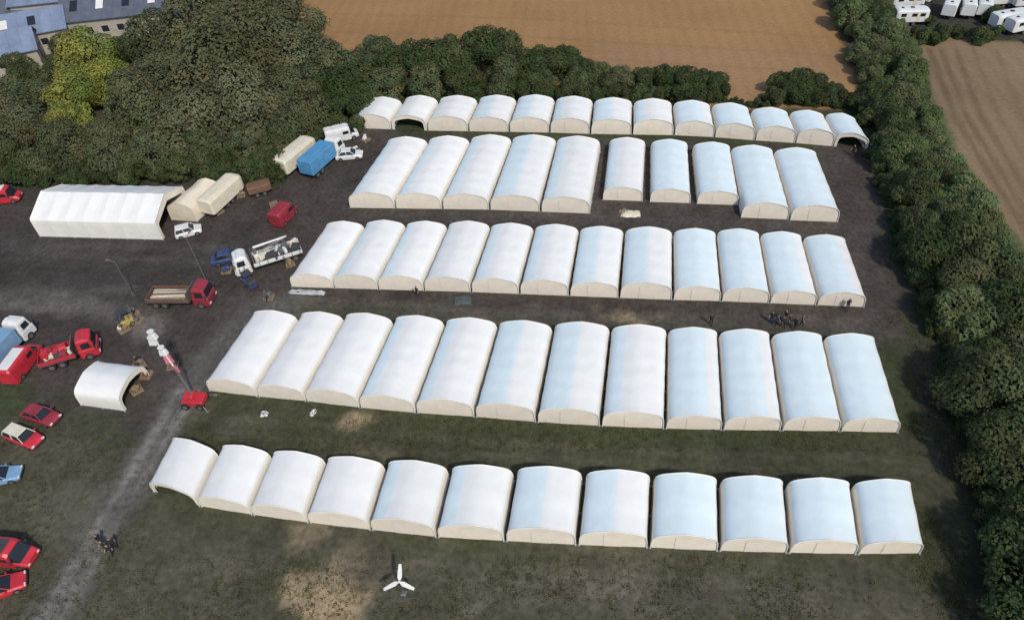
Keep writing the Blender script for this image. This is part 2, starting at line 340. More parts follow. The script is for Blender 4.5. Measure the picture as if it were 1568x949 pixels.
tent(P(283,338),(P(326,300)-P(283,338)),Vector((1.9,0,0)),3.0,'cream_storage_tent',mats=(M_tan,M_tan,M_tan))
tent2(P(125,620),P(192,629),4.8,2.6,'open_work_tent',open_back=True)
# ---------------------------------------------------------------- trees
def leafmat(name,col,yel,trn=0.30):
    m=bpy.data.materials.new(name); m.use_nodes=True; t=m.node_tree; b=t.nodes['Principled BSDF']; out=t.nodes['Material Output']
    b.inputs['Roughness'].default_value=0.8; b.inputs['Specular IOR Level'].default_value=0.1
    at=t.nodes.new('ShaderNodeVertexColor'); at.layer_name='Col'
    oi=t.nodes.new('ShaderNodeObjectInfo'); mx=t.nodes.new('ShaderNodeMix'); mx.data_type='RGBA'; mx.inputs[6].default_value=(*col,1); mx.inputs[7].default_value=(*yel,1)
    t.links.new(oi.outputs['Random'],mx.inputs[0])
    mu=t.nodes.new('ShaderNodeMix'); mu.data_type='RGBA'; mu.blend_type='MULTIPLY'; mu.inputs[0].default_value=1
    t.links.new(mx.outputs[2],mu.inputs[6]); t.links.new(at.outputs['Color'],mu.inputs[7]); t.links.new(mu.outputs[2],b.inputs['Base Color'])
    tr=t.nodes.new('ShaderNodeBsdfTranslucent'); t.links.new(mu.outputs[2],tr.inputs[0])
    ms=t.nodes.new('ShaderNodeMixShader'); ms.inputs[0].default_value=trn; t.links.new(b.outputs[0],ms.inputs[1]); t.links.new(tr.outputs[0],ms.inputs[2]); t.links.new(ms.outputs[0],out.inputs[0])
    return m
LEAF=leafmat('foliage_green',(0.075,0.100,0.040),(0.120,0.135,0.072))
LEAFW=leafmat('foliage_willow',(0.095,0.108,0.052),(0.150,0.155,0.092))
LEAFY=leafmat('foliage_yellow_green',(0.26,0.28,0.070),(0.28,0.29,0.08))
LEAFL=leafmat('foliage_light_green',(0.120,0.160,0.066),(0.155,0.185,0.09))
LEAFD=leafmat('foliage_dark_green',(0.050,0.074,0.030),(0.074,0.095,0.042))
def tree_mesh(name,seed,Rr,Hc,nbl,nlf,ls,lm):
    """Rr crown radius, Hc crown centre height"""
    g=np.random.RandomState(seed); tm=MB()
    tm.cyl((0,0,-0.1),(0.1,0,Hc*0.75),Rr*0.075,M_bark,Rr*0.04,8)
    cen=[];rad=[]
    for i in range(nbl):
        th=g.rand()*2*math.pi; ph=math.acos(1-1.75*g.rand()); k=0.30+0.50*g.rand()**0.6
        c=np.array([math.sin(ph)*math.cos(th)*k*Rr*1.05,math.sin(ph)*math.sin(th)*k*Rr*1.05,Hc+math.cos(ph)*k*Rr*0.85])
        cen.append(c); rad.append(Rr*(0.22+0.26*g.rand()**1.3))
        tm.cyl((0.05,0,Hc*(0.35+0.3*g.rand())),tuple(c),Rr*0.028,M_bark,Rr*0.010,5)
    cen.append(np.array([0,0,Hc])); rad.append(Rr*0.6)
    cen=np.array(cen); rad=np.array(rad); tone=0.75+0.5*g.rand(len(rad))
    hue=g.rand(len(rad))
    pr=rad**2/np.sum(rad**2); bi=g.choice(len(rad),nlf*2,p=pr)
    d=g.normal(size=(nlf*2,3)); d/=np.linalg.norm(d,axis=1)[:,None]
    rr=0.84+0.20*g.rand(nlf*2)+0.30*g.rand(nlf*2)**6+0.10*np.sin(d[:,0]*9+bi)*np.cos(d[:,1]*8+bi*2)
    p=cen[bi]+d*(rad[bi]*rr)[:,None]*np.array([1,1,0.85])
    p[:,2]-=0.10*Rr*np.clip(np.hypot(p[:,0],p[:,1])/Rr,0,1.2)**2
    dist=np.linalg.norm((p[:,None,:]-cen[None])/rad[None,:,None],axis=2); dist[np.arange(len(p)),bi]=9
    ok=(dist.min(1)>0.82)&(p[:,2]>0.15); p=p[ok][:nlf]; d=d[ok][:nlf]; bi=bi[ok][:nlf]; n=len(p)
    nn=d+g.normal(size=(n,3))*0.32; nn[:,2]+=0.35; nn/=np.linalg.norm(nn,axis=1)[:,None]
    u=np.cross(nn,g.normal(size=(n,3))); u/=np.linalg.norm(u,axis=1)[:,None]; w_=np.cross(nn,u)
    s=ls*(0.5+0.8*g.rand(n))[:,None]; el=(0.45+0.4*g.rand(n))[:,None]
    q=np.stack([p-u*s,p-w_*s*el+nn*s*0.1,p+u*s,p+w_*s*el-nn*s*0.1],1).reshape(-1,3)
    tn_=(tone[bi]*(0.86+0.28*g.rand(n)))
    col=np.stack([tn_*(0.85+0.30*hue[bi]),tn_,tn_*(0.85+0.2*g.rand(n)),np.ones(n)],1); col=np.repeat(col,4,0)
    nv=len(tm.v); allv=np.concatenate([np.array(tm.v),q]); 
    faces=[tuple(f) for f in tm.f]; me=bpy.data.meshes.new(name)
    qi=(np.arange(n*4).reshape(-1,4)+nv).tolist()
    me.from_pydata(allv.tolist(),[],faces+qi); me.materials.append(M_bark); me.materials.append(lm)
    me.polygons.foreach_set('material_index',[0]*len(faces)+[1]*n)
    a=me.color_attributes.new('Col','FLOAT_COLOR','POINT'); cc=np.concatenate([np.ones((nv,4)),col]); a.data.foreach_set('color',cc.astype(np.float32).ravel())
    me.update(); return me
def fam(nm,lm,sizes):
    return [tree_mesh(nm,sd_,*a,lm) for sd_,a in sizes]
BIG=fam('willow_tree',LEAFW,[(1,(7.0,7.0,44,21000,0.27)),(2,(7.0,6.4,50,21000,0.27)),(3,(7.0,7.2,40,20000,0.27))])
MED=fam('deciduous_tree',LEAF,[(4,(4.5,4.2,30,10000,0.22)),(5,(4.5,4.0,26,10000,0.22)),(6,(4.5,4.6,32,10000,0.22))])
DRK=fam('deciduous_tree',LEAFD,[(14,(4.5,4.0,30,10000,0.22)),(15,(4.5,4.2,26,10000,0.22))])
LGT=fam('deciduous_tree',LEAFL,[(24,(4.0,3.4,26,9000,0.21)),(25,(4.0,3.2,26,9000,0.21))])
YEL=fam('yellow_green_tree',LEAFY,[(34,(5.5,5.4,32,12000,0.25))])
BSH=fam('bush',LEAFD,[(44,(2.2,1.3,14,3500,0.15)),(45,(2.2,1.2,14,3500,0.15))])
BSL=fam('bush',LEAFL,[(46,(2.2,1.2,14,3500,0.15))])
REFR={id(x_):r_ for l_,r_ in((BIG,7.0),(MED,4.5),(DRK,4.5),(LGT,4.0),(YEL,5.5),(BSH,2.2),(BSL,2.2)) for x_ in l_}
HC={id(x_):h_ for l_,h_ in((BIG,6.9),(MED,4.3),(DRK,4.1),(LGT,3.3),(YEL,5.4),(BSH,1.25),(BSL,1.2)) for x_ in l_}
def put(lst,u,v,rm,name,parent=None,world=None):
    me=random.choice(lst); k=rm/REFR[id(me)]; zc=HC[id(me)]*k
    p=P(u,v,zc) if world is None else world
    o=bpy.data.objects.new(name,me); scene.collection.objects.link(o); o.location=(p.x,p.y,0)
    o.scale=(k*random.uniform(.88,1.12),k*random.uniform(.88,1.12),k*random.uniform(.85,1.15)); o.rotation_euler=(0,0,random.random()*6.28)
    if parent: o.parent=parent
    return o
def pxm(v): return F/(H/(math.sin(math.radians(PITCH))+(v-474)/F*math.cos(math.radians(PITCH))))
def empty(n):
    e=bpy.data.objects.new(n,None); scene.collection.objects.link(e); return e
for u,v,r in [(430,32,52),(365,22,50),(300,40,62),(235,66,46),(395,72,62),(462,92,52),(330,118,68),(250,118,52),(215,165,50),(290,180,56),(375,160,56),(445,160,46),(350,60,50),(30,190,44),(100,225,42),(165,225,44),(-40,160,50),(-90,210,50),(-30,230,44)]:
    put(BIG,u,v,r/pxm(v),'willow_tree')
for u,v,r in [(505,100,42),(515,135,36),(470,140,36),(505,160,30),(55,140,30),(20,150,34),(235,230,36),(305,225,38),(375,215,34),(425,210,30),(60,245,32),(10,240,32),(130,250,28),(200,252,28),(270,252,28),(340,250,26),(400,240,24)]:
    put(MED if random.random()<.7 else DRK,u,v,r/pxm(v),'deciduous_tree')
for u,v,r in [(140,95,46),(112,140,40),(165,115,36),(105,185,30)]: put(YEL,u,v,r/pxm(v),'yellow_green_tree')
e=empty('undergrowth_bushes')
for u in range(-20,440,16): put(BSH,u,268+random.uniform(-8,6)-0.02*u,random.uniform(1.6,2.6),'bush',e)
for u in range(430,560,13): put(BSH,u,235-0.45*(u-430)+random.uniform(-8,6),random.uniform(1.4,2.2),'bush',e)
e=empty('field_hedgerow')
for u,v,r in [(575,88,34),(610,100,34),(645,95,36),(690,88,36),(735,80,36),(770,78,34),(805,100,28),(835,95,30),(862,92,28),(890,105,24),(920,112,22),(950,115,22),(985,118,20),(1015,120,20),(1045,118,21),(1075,120,20),(1095,126,17),
              (590,125,30),(650,125,28),(710,120,28),(770,118,28),(830,122,24),(885,125,20),(940,128,18),(560,115,30),(550,150,26)]:
    put(DRK if random.random()<.6 else MED,u,v,r/pxm(v),'hedge_tree',e)
for u in range(560,1300,12):
    small=1108<u<1180
    put(BSH,u,(147 if small else 134)+0.02*(u-560)+random.uniform(-4,4),random.uniform(0.7,1.0) if small else random.uniform(1.4,2.2),'hedge_bush',e)
for u,v,r in [(1195,125,18),(1225,125,20),(1250,128,18),(1212,135,16),(1275,138,16)]: put(DRK,u,v,r/pxm(v),'hedge_tree',e)
e=empty('boundary_hedgerow')
Lf=[(1285,-40),(1308,60),(1335,140),(1358,215),(1388,290),(1418,370),(1455,460),(1492,560),(1525,650),(1550,740),(1572,840),(1590,960)]
Rt=[(1330,-40),(1378,60),(1404,140),(1432,215),(1468,290),(1550,380),(1610,460),(1660,560),(1700,650),(1730,740),(1760,840),(1800,960)]
def lerp(T,v):
    for a,b_ in zip(T[:-1],T[1:]):
        if a[1]<=v<=b_[1]: return a[0]+(b_[0]-a[0])*(v-a[1])/(b_[1]-a[1])
    return T[-1][0]
pl=[]; 
for k in range(4500):
    v=random.uniform(-40,960); a=lerp(Lf,v);b_=lerp(Rt,v); u=random.uniform(a,b_)
    rm=random.uniform(2.0,3.9) if v>330 else random.uniform(1.8,2.9)
    p=P(u,v,rm)
    if all((p.xy-q[0].xy).length>0.60*(rm+q[1]) for q in pl):
        pl.append((p,rm)); fr_=(u-a)/(b_-a)
        lst=(LGT if random.random()<0.35+0.6*fr_ else MED) if v<330 else (MED if random.random()<.5 else (LGT if random.random()<.25 else DRK))  # upper hedge: lighter foliage towards the right paints in its sunlit side
        put(lst,u,v,rm,'hedge_tree',e)
for k in range(110):
    v=random.uniform(140,950); a=lerp(Lf,v); put(BSH,a-18+random.uniform(-8,8),v+14,random.uniform(0.9,1.8),'hedge_bush',e)
for k in range(80):
    v=random.uniform(0,360); a=lerp(Rt,v); put(BSL,a+8+random.uniform(-8,10),v+10,random.uniform(0.8,1.6),'hedge_bush',e)
# weeds / grass tufts
def tufts():
    g=np.random.RandomState(5); pts=[]
    reg=[((240,640),(1420,690),3000),((0,640),(230,948),1800),((230,850),(1480,948),4500),((1390,500),(1480,948),2000),((1360,250),(1420,500),700),((0,260),(440,300),300),((430,470),(1400,500),400)]
    for (u0,v0),(u1,v1),n in reg:
        for k in range(n):
            p=P(g.uniform(u0,u1),g.uniform(v0,v1)); pts.append((p.x,p.y))
    pts=np.array(pts); nz=fbm(pts[:,0],pts[:,1],4,77); pts=pts[nz+g.normal(size=len(nz))*.08>0.47]
    V=[];C=[]
    for x,y in pts:
        s=g.uniform(.05,.17); tn_=g.uniform(.7,1.3)
        for k in range(5):
            a=g.rand()*6.28; dx,dy=math.cos(a),math.sin(a); ox,oy=x+g.normal()*s*.9,y+g.normal()*s*.9
            V+= [(ox-dy*s*.3,oy+dx*s*.3,0),(ox+dy*s*.3,oy-dx*s*.3,0),(ox+dx*s*.9+dy*.03,oy+dy*s*.9,s*.6),(ox+dx*s*.7,oy+dy*s*.7+.02,s*.65)]
            C+= [(tn_*g.uniform(.8,1.2),tn_,tn_*.8,1)]*4
    V=np.array(V); me=npmesh('grass_tufts',V,np.arange(len(V)).reshape(-1,4),np.array(C)); me.materials.append(leafmat('weed_leaves',(0.105,0.108,0.055),(0.12,0.118,0.06),.4))
    o=bpy.data.objects.new('grass_tufts',me); scene.collection.objects.link(o)
tufts()
# ---------------------------------------------------------------- vehicles
def wheel(mb,x,y,r=0.33,w_=0.22):
    mb.cyl((x,y-w_/2,r),(x,y+w_/2,r),r,M_tyre,n=14); s=1 if y>0 else -1
    mb.cyl((x,y+s*w_/2-0.02*s,r),(x,y+s*(w_/2+0.012),r),r*0.58,M_steel,n=10)
def sect(x,hw,zb,zt,k=0.86):
    return [(x,-hw*.93,zb),(x,hw*.93,zb),(x,hw,zb+.18),(x,hw,zt-.14),(x,hw*k,zt),(x,-hw*k,zt),(x,-hw,zt-.14),(x,-hw,zb+.18)]
def cabin(mb,x0,x1,xt0,xt1,zb,zt,hb,ht,paint):
    vs=[(x0,-hb,zb),(x1,-hb,zb),(x1,hb,zb),(x0,hb,zb),(xt0,-ht,zt),(xt1,-ht,zt),(xt1,ht,zt),(xt0,ht,zt)]
    mb.add(vs,[(0,1,5,4),(1,2,6,5),(2,3,7,6),(3,0,4,7)],M_glass)
    mb.box(((xt0+xt1)/2,0,zt+0.02),(xt1-xt0+.08,2*ht+.06,.06),paint,tx=.05,ty=.05)
    for a,b_ in((0,4),(1,5),(2,6),(3,7)): mb.cyl(vs[a],vs[b_],0.045,paint,n=5)
    xm=(x0+x1)/2; xtm=(xt0+xt1)/2
    for s in(-1,1): mb.cyl((xm,s*hb,zb),(xtm,s*ht,zt),0.05,paint,n=5)
def car(name,loc,rz,paint,L=4.3,roof=None,hatch=False):
    mb=MB(); k=L/4.3; st=[(-2.15,.74,.35,.62),(-2.05,.84,.25,.86),(-1.5,.88,.22,.93),(-.5,.89,.2,.94),(.7,.89,.2,.92),(1.3,.87,.22,.84),(1.95,.82,.25,.70),(2.15,.70,.33,.55)]
    mb.loft([sect(x*k,hw,zb,zt) for x,hw,zb,zt in st],paint)
    cabin(mb,(-2.0 if hatch else -1.65)*k,1.05*k,(-1.75 if hatch else -1.1)*k,.35*k,.90,1.42,.78,.60,roof or paint)
    for x in(-1.32*k,1.32*k):
        for y in(-.80,.80): wheel(mb,x,y,.32,.2)
    for y in(-.6,.6):
        mb.box((2.08*k,y,.58),(.14,.3,.14),M_white,tx=.02); mb.box((-2.10*k,y,.66),(.1,.28,.14),M_dred)
        mb.box((.72*k,y*1.6,.98),(.14,.16,.12),paint)
    mb.box((2.12*k,0,.36),(.1,1.3,.12),M_chass); mb.box((-2.13*k,0,.38),(.1,1.4,.12),M_chass)
    return mb.obj(name,loc,rz)
def van(name,loc,rz,paint,L=5.4,top=None):
    mb=MB(); k=L/5.4; st=[(-2.7,.9,.3,2.15,.88),(-2.5,.97,.25,2.3,.85),(1.0,.97,.25,2.3,.85),(1.35,.96,.25,2.1,.8)]
    mb.loft([[(x*k,-hw,zb),(x*k,hw,zb),(x*k,hw,zt-.5),(x*k,hw*.93,zt-.15),(x*k,hw*kk*.8,zt),(x*k,-hw*kk*.8,zt),(x*k,-hw*.93,zt-.15),(x*k,-hw,zt-.5)] for x,hw,zb,zt,kk in st],paint)
    mb.loft([sect(1.36*k,.95,.25,1.25),sect(2.1*k,.93,.28,1.1),sect(2.65*k,.85,.32,.85)],paint)
    vs=[(1.37*k,-.88,1.22),(2.15*k,-.82,1.10),(2.15*k,.82,1.10),(1.37*k,.88,1.22),(1.36*k,-.76,2.0),(1.37*k,.76,2.0)]
    mb.add(vs,[(0,1,4),(1,2,5,4),(2,3,5)],M_glass)
    for s in(-1,1): mb.box((.6*k,s*.955,1.5),(.9,.04,.5),M_glass)
    if top: mb.box((-.8*k,0,2.335),(3.2*k,1.3,.06),top,tx=.05,ty=.05)
    for x in(-1.7*k,1.75*k):
        for y in(-.87,.87): wheel(mb,x,y,.36,.24)
    for y in(-.65,.65): mb.box((2.6*k,y,.62),(.14,.26,.2),M_white); mb.box((1.45*k,y*1.65,1.35),(.12,.2,.3),M_chass)
    return mb.obj(name,loc,rz)
def truck(name,loc,rz,cabm,bodym,L=8.0,kind='box',bh=2.5):
    mb=MB(); c=L/2
    for y in(-.4,.4): mb.box((-.1,y,.75),(L-.6,.14,.22),M_chass)
    mb.box((c-1.05,0,1.0),(2.0,2.35,1.1),cabm,ch=.12); mb.box((c-1.1,0,2.15),(1.9,2.3,1.25),cabm,tx=.18,ty=.12,ch=.15)
    vs=[(c-.135,-1.0,1.62),(c-.135,1.0,1.62),(c-.30,.92,2.5),(c-.30,-.92,2.5)]; mb.add(vs,[(0,1,2,3)],M_glass)
    for s in(-1,1):
        mb.add([(c-1.5,s*1.155,1.7),(c-.5,s*1.155,1.7),(c-.6,s*1.075,2.42),(c-1.5,s*1.075,2.42)],[(0,1,2,3)],M_glass)
        mb.box((c-.2,s*1.3,1.9),(.12,.2,.5),M_chass); mb.box((c-.03,s*.85,.75),(.1,.35,.2),M_white)
    mb.box((c-.03,0,.95),(.08,1.4,.3),M_chass); mb.box((c-1.2,0,2.86),(1.1,1.9,.22),cabm,tx=.3,ty=.1)
    bl=L-2.4; bx=-c+bl/2
    if kind=='box':
        mb.box((bx,0,.95+bh/2),(bl,2.5,bh),bodym,ch=.08)
        for i in range(5): mb.box((-c+bl*(i+.5)/5,0,.95+bh/2),(.06,2.54,bh-.2),bodym)
    else:
        mb.box((bx,0,1.0),(bl,2.45,.16),M_chass)
        for s in(-1,1):
            mb.box((bx,s*1.22,1.33),(bl,.06,.5),bodym)
            for i in range(6): mb.box((-c+bl*(i+.3)/6,s*1.27,1.33),(.08,.05,.52),M_steel)
        mb.box((-c+.03,0,1.33),(.06,2.4,.5),bodym); mb.box((c-2.5,0,1.7),(.08,2.4,1.3),M_steel)
        if kind=='crane':
            mb.box((c-3.0,0,1.6),(.6,.9,1.1),M_white,ch=.1); mb.cyl((c-3.0,0,2.0),(c-3.0,0,3.1),.2,M_steel)
            mb.cyl((c-3.0,0,3.1),(-c+1.2,.3,3.5),.16,M_white,.11); mb.cyl((-c+1.2,.3,3.5),(c-3.4,.5,2.6),.11,M_steel,.08)
        if kind in('crane','junk'):
            for i in range(16):
                mb.box((bx+random.uniform(-bl*.42,bl*.3),random.uniform(-.8,.8),1.3+random.uniform(0,.5)),(random.uniform(.5,1.5),random.uniform(.3,1.0),random.uniform(.3,.9)),random.choice([M_white,M_cream,M_steel,M_wood,M_chass] if kind=='crane' else [M_red,M_dred,M_cream,M_chass,M_red]),rz=random.random()*3,ch=.05,tx=.05,ty=.05)
        if kind=='load':
            for i in range(16): mb.cyl((bx-bl*.42,-1.05+i*.14,1.2+random.uniform(0,.25)),(bx+bl*.4,-1.05+i*.14+random.uniform(-.15,.15),1.2+random.uniform(0,.4)),.08,random.choice([M_rust,M_wood,M_cream]),n=6)
    for x in(c-1.2,-c+1.0,-c+2.1):
        for y in(-1.05,1.05): wheel(mb,x,y,.48,.3)
    return mb.obj(name,loc,rz)
def trailer(name,loc,rz,bodym,L=6,W=2.4,h=2.3,arched=False,windows=False):
    mb=MB(); 
    for y in(-.4,.4): mb.box((0,y,.6),(L,.12,.18),M_chass)
    k=[(-1,0),(1,0),(1,.82),(.88,.96),(.5,1.0),(-.5,1.0),(-.88,.96),(-1,.82)]
    secs=[]
    for x,s,zo in((-L/2,.90,.06),(-L/2+.3,1,0),(L/2-.5,1,0),(L/2,.86,.1)):
        secs.append([(x,p[0]*W/2*s,.75+zo+p[1]*h*(s if p[1]>0 else 1)) for p in k])
    mb.loft(secs,bodym)
    if windows:
        for s in(-1,1):
            for x in(-L*.28,L*.05,L*.3): mb.box((x,s*W/2,.75+h*.58),(L*.16,.05,.55),M_glass)
        mb.box((L*.17,-W/2,.75+h*.42),(.65,.04,1.7),M_cream); mb.box((0,0,.75+h+.06),(.7,.6,.12),M_glass,tx=.1,ty=.1); mb.box((-L*.3,0,.75+h+.05),(.5,.5,.1),M_glass,tx=.1,ty=.1)
    else:
        for i in range(7):
            x=-L/2+.4+(L-.9)*i/6; mb.box((x,0,.75+h*.42),(.05,W+.04,h*.8),bodym)
    for x in(-.5,.5):
        for y in(-W/2+.15,W/2-.15): wheel(mb,x,y,.36,.22)
    mb.cyl((L/2,-.4,.6),(L/2+1.3,0,.55),.05,M_chass); mb.cyl((L/2,.4,.6),(L/2+1.3,0,.55),.05,M_chass); mb.cyl((L/2+1.2,0,.0),(L/2+1.2,0,.6),.05,M_steel)
    return mb.obj(name,loc,rz)
def od(u1,v1,u2,v2):
    a=P(u1,v1);b_=P(u2,v2); return (a+b_)/2,math.atan2(b_.y-a.y,b_.x-a.x),(b_-a).length
l,r_,L=od(-25,585,45,508); truck('box_lorry',l,r_,M_white,M_lblue,8.4,'box',2.0)
l,r_,L=od(14,595,62,530); van('red_van',l,r_,M_red,5.4,M_white)
l,r_,L=od(72,560,155,535); truck('red_lorry',l,r_,M_red,M_red,6.2,'junk')
l,r_,L=od(42,632,92,648); car('parked_car',l,r_,M_dred,4.2)
l,r_,L=od(14,662,68,684); car('parked_car',l,r_,M_red,4.2,roof=M_cream,hatch=True)
l,r_,L=od(-25,740,28,728); car('parked_car',l,r_,M_lblue,4.2)
l,r_,L=od(-18,850,56,858); van('red_van',l,r_,M_red,5.0,M_chass)
l,r_,L=od(-20,915,28,895); car('parked_car',l,r_,M_red,4.2,hatch=True)
l,r_,L=od(-10,310,30,305); van('red_van',l,r_,M_red,4.6,M_white)
l,r_,L=od(432,405,368,425); truck('crane_truck',l+Vector((0.5,1.5,0)),r_,M_white,M_white,8.4,'crane')
l,r_,L=od(335,402,368,395); car('parked_car',l,r_,M_navy,4.2)
l,r_,L=od(428,345,446,325); van('red_van',l,r_,M_dred,4.2)
l,r_,L=od(238,462,328,462); truck('flatbed_truck',l,r_,M_dred,M_rust,7.8,'load')
l,r_,L=od(432,272,480,232); trailer('cream_trailer',l,r_,M_cream,7.2,2.5,2.2)
l,r_,L=od(472,275,522,230); truck('blue_tarpaulin_truck',l,r_,M_white,M_blue,8.2,'box',2.1)
l,r_,L=od(505,218,545,208); van('white_van',l,r_,M_white,5.0)
l,r_,L=od(520,243,552,240); car('parked_car',l,r_,M_white,4.0)
l,r_,L=od(283,360,298,356); car('parked_car',l,r_,M_white,3.4,hatch=True)
l,r_,L=od(285,335,335,290); trailer('cream_box_trailer',l+Vector((3.2,0.4,0)),r_,M_tan,7.0,2.4,2.2)
l,r_,L=od(385,300,415,292); trailer('equipment_trailer',l,r_,M_rust,3.2,1.8,1.0)
for u,v,a in [(1385,12,0.2),(1390,36,0.1),(1452,22,1.2),(1478,22,1.35),(1503,20,1.3),(1540,42,0.4),(1562,48,0.5),(1535,8,0.2),(1420,0,1.0),(1600,30,0.6),(1570,10,.3),(1430,-25,1.0),(1500,-30,.8),(1580,-30,.2)]:
    trailer('caravan',P(u,v),a,M_white,random.uniform(5,6.2),2.3,2.1,windows=True)
for u,v in [(1425,30),(1410,55),(1520,48),(1440,50),(1470,50),(1500,52),(1590,62),(1360,20),(1415,15),(1520,25),(1555,28),(1430,60)]: put(BSH,u,v,random.uniform(1.2,2.0),'bush')
# ---------------------------------------------------------------- site objects
def lamp(u,v,h,name='street_lamp'):
    mb=MB(); mb.cyl((0,0,0),(0,0,h),.07,M_steel,.04,8); mb.cyl((0,0,h-.1),(.6,0,h+.2),.03,M_steel,n=6)
    mb.box((.75,0,h+.2),(.45,.2,.1),M_steel,tx=.05,ty=.05); mb.box((0,0,.25),(.3,.3,.5),M_steel,tx=.05,ty=.05)
    mb.obj(name,P(u,v),random.random()*6)
lamp(322,442,8.0); lamp(205,452,5.5)
def boom_lift():
    mb=MB(); mb.box((0,0,.75),(2.2,1.5,.6),M_red,ch=.1); mb.box((-.3,0,1.35),(1.2,1.2,.6),M_red,tx=.1,ty=.1,ch=.1)
    for x in(-.8,.8):
        for y in(-.8,.8): wheel(mb,x,y,.42,.3)
    for x in(-1.6,1.6):
        for y in(-1.1,1.1): mb.cyl((x*.6,y*.6,.7),(x,y,.1),.06,M_steel,n=6); mb.box((x,y,.05),(.35,.35,.1),M_steel)
    mb.cyl((0,0,1.5),(-.5,.3,5.5),.13,M_steel,.11); mb.cyl((-.5,.3,5.3),(-1.3,.8,9.0),.09,M_cream,.07)
    for (x,y,z) in((-1.3,.8,9.3),(-1.9,1.1,8.2),(-.9,.5,7.4)):
        mb.box((x,y,z),(.8,.6,.6),M_white,tx=.08,ty=.06,ch=.08); mb.cyl((x,y,z+.3),(x,y,z+.65),.26,M_white,.34,12)
    mb.box((-.9,.6,6.3),(.8,.1,1.3),M_pink,rz=.4,tx=.1); mb.box((-.3,.2,5.2),(.6,.12,.7),M_pink,rz=-.3,tx=.1)
    mb.obj('boom_lift',P(302,617),0.1)
boom_lift()
def forklift(u,v,rz,pm):
    mb=MB(); mb.box((0,0,.65),(1.9,1.1,.7),pm,ch=.1); mb.box((-.75,0,1.1),(.6,1.05,.5),M_chass,ch=.08)
    for x in(-.45,.55):
        for y in(-.48,.48): mb.cyl((x,y,1.0),(x*.9,y,2.1),.035,M_chass,n=5)
    mb.box((.05,0,2.13),(1.15,1.1,.06),M_chass); mb.box((-.1,0,1.15),(.4,.5,.3),M_chass)
    for y in(-.3,.3): mb.box((1.05,y,1.2),(.1,.1,2.3),M_steel); mb.box((1.6,y,.2),(1.1,.12,.05),M_steel)
    mb.box((1.1,0,.9),(.06,.8,.5),M_steel)
    for x in(-.6,.6):
        for y in(-.5,.5): wheel(mb,x,y,.3,.2)
    mb.obj('forklift',P(u,v),rz)
forklift(195,497,.8,mat('yellow_paint',(0.40,0.30,0.08),.6,.3)); forklift(385,438,2.5,M_navy)
def stack(u,v,rz,n=5,name='pallet_stack',load=None):
    mb=MB()
    for k in range(n):
        z=k*.15
        for y in(-.5,0,.5): mb.box((0,y,z+.05),(1.2,.1,.09),M_wood)
        for i in range(6): mb.box((-.54+i*.216,0,z+.107),(.14,1.1,.022),M_wood)
    if load: 
        for i in range(4): mb.box((random.uniform(-.25,.25),random.uniform(-.25,.25),n*.15+.18+i*.09),(random.uniform(.3,.7),random.uniform(.3,.6),.28),random.choice(load),rz=random.random(),ch=.05,tx=.04)
    mb.obj(name,P(u,v),rz)
cr=[M_cream,M_white,M_wood,M_steel,M_chass]; cd=[M_wood,M_rust,M_chass,M_steel]
for u,v,nn_,ld in [(205,482,3,cr),(212,492,2,cr),(190,505,2,cr),(405,290,3,cd),(370,300,2,cd),(420,315,3,None),(450,385,3,cr),(445,405,2,[M_wood]),(348,415,2,[M_navy]),(560,215,2,cr),(545,232,2,cr),(210,598,2,[M_wood]),(225,575,2,[M_wood,M_rust]),(270,330,2,[M_rust]),(335,325,2,cd),(412,455,1,[M_steel]),(265,560,1,cd),(215,560,3,cd),(430,375,3,cd)]:
    stack(u,v,random.random()*3,nn_,'pallet_stack',ld)
def tarp(u,v,L,W,rz,m_,name='tarpaulin_sheet'):
    n=10; g=np.random.RandomState(int(u)); vs=[];fs=[]
    for i in range(n+1):
        for j in range(n+1):
            e_=min(i,j,n-i,n-j); z=.02+(.25*g.rand()+.12)*(e_>0)
            vs.append(((i/n-.5)*L+g.normal()*.05,(j/n-.5)*W+g.normal()*.05,z))
    for i in range(n):
        for j in range(n): fs.append((i*(n+1)+j,(i+1)*(n+1)+j,(i+1)*(n+1)+j+1,i*(n+1)+j+1))
    mb=MB(); mb.add(vs,fs,m_,True); mb.obj(name,P(u,v),rz)
tarp(708,460,2.0,1.4,.2,mat('grey_green_tarp',(0.07,0.09,0.09),.8,.2)); tarp(470,448,4.5,.6,.05,mat('pale_sheet',(0.45,0.48,0.50),.6,.2)); tarp(965,328,2.6,1.2,.1,M_cream); tarp(955,325,1.2,1.0,.7,M_wood); tarp(405,634,.7,.5,.3,M_white); tarp(480,632,.8,.4,1.2,M_white)
def turbine(u,v,hub):
    p=P(u,v,hub); mb=MB(); mb.cyl((0,0,0),(0,0,hub-.1),.05,M_steel,.035,10); mb.box((0,0,.05),(.5,.5,.1),M_steel,tx=.1,ty=.1)
    ax=Vector((.1,-.35,.93)).normalized(); c=Vector((0,0,hub)); mb.cyl(c-ax*.3,c+ax*.25,.11,M_white,.08,12); mb.sphere(tuple(c+ax*.28),.11,M_white)
    e1=Vector((1,0,0)); e1=(e1-ax*e1.dot(ax)).normalized(); e2=ax.cross(e1)
    for a in(100,345,215):
        t_=math.radians(a); d=e1*math.cos(t_)+e2*math.sin(t_); n_=ax.cross(d); vs=[]
        for s,wd in((.1,.08),(.35,.20),(.8,.18),(1.35,.12)):
            q=c+ax*.2+d*s
            vs+= [q-n_*wd+ax*.02,q+n_*wd*.8+ax*.06,q+n_*wd*.8+ax*.02,q-n_*wd-ax*.02]
        mb.loft([vs[i*4:i*4+4] for i in range(4)],M_white)
    mb.obj('small_wind_turbine',(p.x,p.y,0))
turbine(612,890,2.0)
